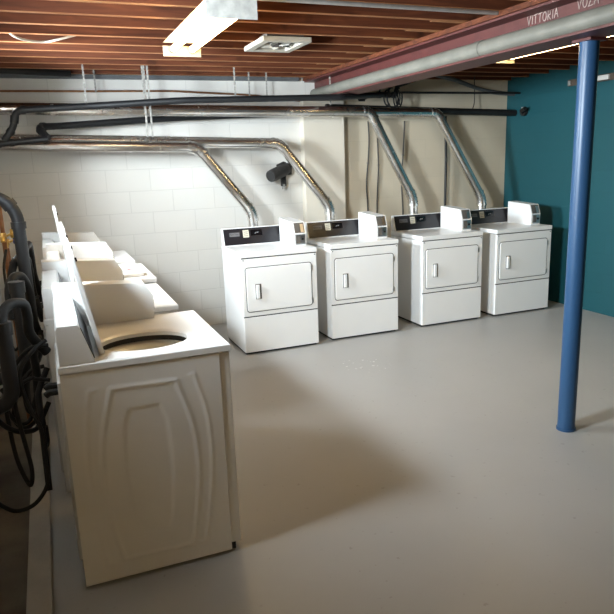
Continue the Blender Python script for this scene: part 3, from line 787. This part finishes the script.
# hanging cables on the back wall
for lb, P in (('dark cable hanging down the back wall just right of the pilaster', [(368, 118), (369, 140), (368, 163), (366.5, 185), (368, 213)]),
              ('dark cable hanging behind the third exhaust duct', [(377, 118), (377.5, 140), (378.5, 165), (377.5, 190), (377, 214)]),
              ('dark cable hanging midway between the third and fourth exhaust ducts', [(404.5, 116), (404, 135), (403, 155), (401.5, 180), (403, 215)])):
    pts = [at(u, v, 1, 5.60) for u, v in P]; pts.append(Vector((pts[-1].x, 5.60, .4)))
    pts[0].z = 2.0
    root = pipe_thing('hanging_cable', lb, 'cable', pts, .0075, CABLE, 'cable_run', sm=True, group='dark cables down the back wall')
    MB().tube([(pts[2] - pts[0]) + Vector((-.014, .004, 0)), (pts[2] - pts[0]) + Vector((.014, .004, 0))], .006, 8).build('cable_clip', STRAP, root)

# black barrel fitting on the back wall
c = Vector((2.10, YB, 1.50))
wf = thing('wall_fitting', 'black barrel-shaped fitting jutting from the back wall between two ducts', 'wall fitting', c)
e0 = at(270.5, 176.5, 1, 5.42) - c; e1 = at(287, 168.5, 1, 5.55) - c
MB().tube([e0, e0.lerp(e1, .15), e0.lerp(e1, .8), e1], [.058, .062, .062, .05], 20).build('barrel', BLOCKBLACK, wf)
MB().tube([e0 + (e0 - e1).normalized() * .004, e0 + (e1 - e0) * .02], .046, 20).build('barrel_end', DARK, wf)
MB().box((-.06, -.07, -.02), (.06, 0, .10), .02, 2).build('wall_mount', BLOCKBLACK, wf)
MB().box((-.055, -.06, -.13), (-.005, -.02, -.0), .008).build('bracket', BLOCKBLACK, wf)
MB().box((-.045, -.065, -.16), (-.02, -.03, -.11), .004).build('bracket_clip', STRAP, wf)
MB().tube([(-.10, -.05, .075), (-.03, -.06, .105), (.0, -.03, .10)], .012, 10).build('handle_loop', BLOCKBLACK, wf)

# board with a white box on the teal wall
bd = thing('wall_board', 'short weathered brown board fixed high on the teal wall behind the blue post', 'board', (XR, 4.29, 2.262))
MB().box((-.03, -.75, .0), (-.001, .36, .062), .003).build('board', WOODCLEAT, bd)
MB().box((-.045, .31, .006), (-.03, .345, .05), .003).build('end_bracket', STRAP, bd)
MB().box((-.055, -.18, .008), (-.03, -.02, .052), .006).build('white_clip', WHITEPLASTIC, bd)

# ------------------------------------------------------------------ fluorescent lights, vent, conduit, loose cable
def fixture(x0, x1, y0, y1, zb, label):
    root = thing('fluorescent_light', label, 'ceiling light', ((x0 + x1) / 2, (y0 + y1) / 2, zb))
    hx, hy = (x1 - x0) / 2, (y1 - y0) / 2; zt = ZJ - zb
    MB().prism([(-hx, .078), (-hx + .02, .088), (-.055, .10), (-.05, zt), (.05, zt), (.055, .10), (hx - .02, .088), (hx, .078), (hx, .082), (hx - .02, .094), (.06, .106), (.055, zt), (-.055, zt), (-.06, .106), (-hx + .02, .094), (-hx, .082)][:8], -hy + .004, hy - .004, axis=1).build('housing', FIXWHITE, root)
    MB().box((-hx, -hy - .004, -.002), (hx + .012, -hy + .004, .10), .001).build('end_cap', FIXGREY, root)
    MB().box((-hx, hy - .004, -.002), (hx, hy + .004, .06), .001).build('end_cap', FIXWHITE, root)
    for s_ in (-.06, .06):
        t = MB().tube([(s_, -hy + .03, .04), (s_, hy - .03, .04)], .019, 18).build('tube', TUBE, root)
        for yy in (-hy + .004, hy - .03): MB().tube([(s_, yy, .04), (s_, yy + .026, .04)], .0195, 14).build('tube_socket', FIXWHITE, t)
    return root
f1 = fixture(.585, .825, 2.45, 3.60, 2.30, 'lit two-tube fluorescent light under the joists, left of the red beam')
f2 = fixture(2.94, 3.17, 2.30, 3.43, 2.283, 'lit fluorescent light half hidden beyond the red beam')
f3 = fixture(.585, .825, -1.85, -.70, 2.30, 'lit fluorescent light added overhead, unseen behind the camera')  # unseen light, added to brighten the near washer side and floor

vt = thing('ceiling_vent', 'square cream vent with dark inside, hanging under the joists', 'vent', (1.40, 3.75, 2.398))
vm = MB(); a_, b_ = .17, .22
for lo, hi in (((-a_, -b_, 0), (a_, -b_ + .05, .032)), ((-a_, b_ - .05, 0), (a_, b_, .032)), ((-a_, -b_ + .05, 0), (-a_ + .05, b_ - .05, .032)), ((a_ - .05, -b_ + .05, 0), (a_, b_ - .05, .032))):
    vm.box(lo, hi, .004)
vm.build('frame', VENTWHITE, vt)
MB().box((-a_ + .04, -b_ + .04, .03), (a_ - .04, b_ - .04, .06)).build('back_plate', VENTDARK, vt)
MB().tube([(0, 0, .004), (0, 0, .035)], .035, 16).build('hub', VENTDARK, vt)
for k in range(5):
    a = 2 * PI * k / 5 + .4
    M = Matrix.Rotation(a, 4, 'Z') @ Matrix.Rotation(.5, 4, 'X')
    MB().box((.03, -.022, .012), (.11, .022, .016), .001, M=M).build('blade', VENTWHITE if k in (1, 2) else FIXGREY, vt)

pa = at(240, -2, 2, 2.415); pb = at(500, 14, 2, 2.415)
yc = (pa.y + pb.y) / 2
cdt = pipe_thing('conduit', 'straight galvanized conduit strapped across the undersides of the joists', 'conduit', [(.62, pa.y - .005, 2.4195), (2.33, pb.y, 2.4195)], .0115, CONDUIT)
pipe_thing('loose_cable', 'white cable sagging below the joists at upper left', 'cable',
           [at(9, 32.5, 2, 2.44), at(16, 37, 2, 2.41), at(28, 40.5, 2, 2.40), at(44, 42, 2, 2.40), at(60, 39, 2, 2.41), at(77, 34.5, 2, 2.44)], .007, WHITECABLE, sm=True)

# ------------------------------------------------------------------ plumbing behind the washers
def ribbed(pts, r, amp=.0, n=12):
    return MB().tube(pts, r, n)
yS = 2.9
S_pts = [Vector((XL + .002, 2.9, at(-8, 190, 1, yS).z + .02)), at(4, 199, 1, yS), at(17, 214, 1, yS)]
S_pts.append(Vector((S_pts[-1].x + .004, yS, .62))); S_pts.append(Vector((XL + .001, yS, .56)))
sp_ = pipe_thing('standpipe', 'thick black drain standpipe with a bent top, left of the washers', 'pipe', S_pts, .031, ABS, fittings=[(2, .037, .04)], n=18)
for (y, u, v, lb) in ((2.02, 2, 323, 'short black open standpipe at the left edge of the photo beside the nearest washer'),
                      (2.45, 16, 282, 'black open standpipe behind the short one, below the bent standpipe')):
    p_ = at(u, v, 1, y)
    o = thing('standpipe', lb, 'pipe', (p_.x, y, .72))
    p_.z -= .72
    MB().tube(round_corners([(XL + .001 - p_.x, 0, -.06), (0, 0, 0), (0, 0, p_.z)], .06), .030, 18).build('pipe_run', ABS, o)
    MB().tube([(0, 0, p_.z - .05), (0, 0, p_.z + .002)], .036, 18).build('rim', ABS, o)
def hose(name, label, group, P, r, y0, y1, end=None, start=None, mat=RUBBER):
    n = len(P); pts = [at(u, v, 1, y0 + (y1 - y0) * i / (n - 1)) for i, (u, v) in enumerate(P)]
    if start is not None: pts[0] = Vector(start)
    if end is not None: pts.append(Vector(end))
    for q in pts[1:]: q.x = min(max(q.x, XL + .03), -.335); q.z = max(q.z, r + .003)
    pts[0].x = min(pts[0].x, -.262 if y0 < 2.4 else -.305)
    return pipe_thing(name, label, 'hose', pts, r, mat, 'hose_run', sm=True, group=group)
g1 = 'black drain hoses behind the washers'; g2 = 'thin black supply hoses behind the washers'
hose('drain_hose', 'thick black drain hose arching at the left edge, lowest arch of the four', g1, [(47, 352), (42, 333), (34, 314), (23, 304), (11, 304), (3, 312), (1, 330)], .021, 2.2, 2.02)
hose('drain_hose', 'thick black drain hose, second arch up from the nearest washer', g1, [(44, 345), (38, 318), (31, 292), (22, 277), (13, 278), (9, 292), (13, 320)], .02, 2.75, 2.45)
hose('drain_hose', 'thick black drain hose arching over the bent standpipe, second from the top', g1, [(44, 320), (40, 292), (35, 270), (26, 258), (17, 259), (12, 272), (11, 300)], .02, 3.3, 2.8)
hose('drain_hose', 'black drain hose forming the topmost small arch beside the far washers', g1, [(42, 300), (39, 275), (37, 256), (33, 246), (28, 244.5), (25, 250), (24, 268)], .022, 3.9, 3.3)
hose('supply_hose', 'thin black hose in a wide loop hanging almost to the floor at lower left', g2, [(46, 340), (33, 352), (20, 372), (26, 400), (42, 430), (53, 456), (50, 482), (36, 503), (18, 511), (4, 507), (-6, 500)], .0085, 2.1, 1.85)
hose('supply_hose', 'thin black hose dropping in a narrow loop left of the wide floor loop', g2, [(48, 345), (28, 350), (12, 372), (6, 400), (10, 430), (18, 462), (30, 485), (32, 470), (24, 440), (16, 410), (12, 380)], .009, 2.15, 2.0)
hose('supply_hose', 'black hose lying along the back of the nearest washer down to the floor', g2, [(47, 368), (45, 392), (47, 412), (56, 432), (63, 455), (66, 487)], .013, 2.25, 1.98)
hose('supply_hose', 'thin black hose curving level at mid height behind the nearest washer', g2, [(49, 402), (46, 418), (36, 429), (22, 432), (8, 428), (-3, 420)], .011, 2.2, 2.05)
hose('supply_hose', 'thin grey-edged hose rising in a low arc beside the nearest washer', g2, [(50, 380), (42, 378), (32, 378), (22, 384), (16, 395), (14, 410)], .008, 2.1, 2.05)
hose('supply_hose', 'thin black hose bowing from the nearest inlet towards the floor trough', g2, [(48, 384), (38, 390), (34, 402), (30, 420), (20, 424), (10, 415), (0, 398)], .0085, 2.3, 2.15)
hose('supply_hose', 'thin black hose hanging straight between the second and third washers', g2, [(42, 296), (37, 300), (32, 312), (30, 335), (33, 360), (38, 375)], .008, 3.0, 2.6)
hose('supply_hose', 'thin black hose running up to the brass taps', g2, [(30, 300), (20, 320), (12, 315), (7, 290), (4, 268), (6, 250)], .008, 3.0, 3.4)
hose('supply_hose', 'thin black hose curling below the brass taps', g2, [(34, 316), (24, 338), (15, 350), (10, 335), (9, 300), (11, 262)], .008, 2.9, 3.4)
hose('supply_hose', 'thin black hose slung low between the second washer and the wall', g2, [(45, 330), (40, 350), (32, 372), (22, 392), (12, 398), (2, 390)], .011, 2.7, 2.4)
hose('drain_hose', 'thick black drain hose hanging straight down behind the nearest washer', g1, [(46, 345), (40, 350), (37, 372), (38, 400), (42, 425), (50, 440), (53, 425)], .018, 2.3, 2.25)
hose('drain_hose', 'thick black drain hose sagging in a deep curve left of the nearest washer', g1, [(45, 338), (34, 342), (27, 362), (26, 388), (30, 410), (38, 404)], .018, 2.5, 2.4)
hose('supply_hose', 'thin black hose looping beside the short standpipe at the left edge', g2, [(44, 366), (30, 372), (18, 392), (14, 418), (24, 428), (36, 420), (40, 400)], .009, 2.3, 2.2)
# taps and supply pipes
for k, (u, v, lb, lb2) in enumerate(((3, 170, 'brass tap with dark knob on a copper pipe at the left edge', 'old copper riser pipe at the left edge of the photo, nearer one'),
                                     (10, 176, 'brass tap with blue knob, right of the other brass tap', 'old copper riser pipe right behind the nearer riser'))):
    y = 3.5 + .1 * k
    a = at(3 + 3 * k, 236 + 6 * k, 1, y)
    o = thing('copper_pipe', lb2, 'pipe', (a.x, y + .03, .0))
    MB().tube([(0, 0, 0), (0, 0, 2.42)] if k == 0 else [(0, 0, 0), (0, 0, a.z)], .013, 12).build('riser', COPPER, o)
    t = thing('water_tap', lb, 'tap', (a.x, y, a.z))
    MB().tube([(0, .03, 0), (0, -.04, 0), (0, -.055, -.03)], .014, 12).build('tap_body', BRASS, t)
    MB().tube([(-.02, -.02, 0), (.02, -.02, 0)], .02, 12).build('tap_collar', BRASS, t)
    MB().tube([(.02, -.02, 0), (.045, -.02, .012)], .007, 10).build('stem', BRASS, t)
    kn = MB()
    for j in range(5):
        aa = 2 * PI * j / 5; kn.tube([(.05, -.02, .014), (.05, -.02 + .026 * math.cos(aa), .014 + .026 * math.sin(aa))], .009, 8)
    kn.build('knob', BLUEKNOB if k else BRASS, t)

# ------------------------------------------------------------------ light
wd = bpy.data.worlds.new('world'); S.world = wd; wd.use_nodes = True
bg = wd.node_tree.nodes['Background']; bg.inputs[0].default_value = (.75, .85, 1, 1); bg.inputs[1].default_value = .6
for yc, en, dv, spr in (((WY0 + WY1) / 2, 72, (1, .62, -.34), 120), ((VY0 + VY1) / 2, 85, (1, .15, -.30), 140)):
    ld = bpy.data.lights.new('window_daylight', 'AREA'); ld.shape = 'RECTANGLE'; ld.size = .48 if yc < 3 else .6; ld.size_y = .46
    ld.energy = en; ld.spread = math.radians(spr); ld.color = (.80, .91, .985)
    lo = bpy.data.objects.new('window_daylight', ld); COL.objects.link(lo)
    lo.location = (XL - T - .006, yc, (WZ0 + WZ1) / 2)
    lo.rotation_euler = Vector(dv).normalized().to_track_quat('-Z', 'Y').to_euler()
S.view_settings.view_transform = 'Standard'; S.view_settings.look = 'None'
S.view_settings.gamma = 1; S.view_settings.use_curve_mapping = False
S.view_settings.exposure = 0.88
S.cycles.max_bounces = 10
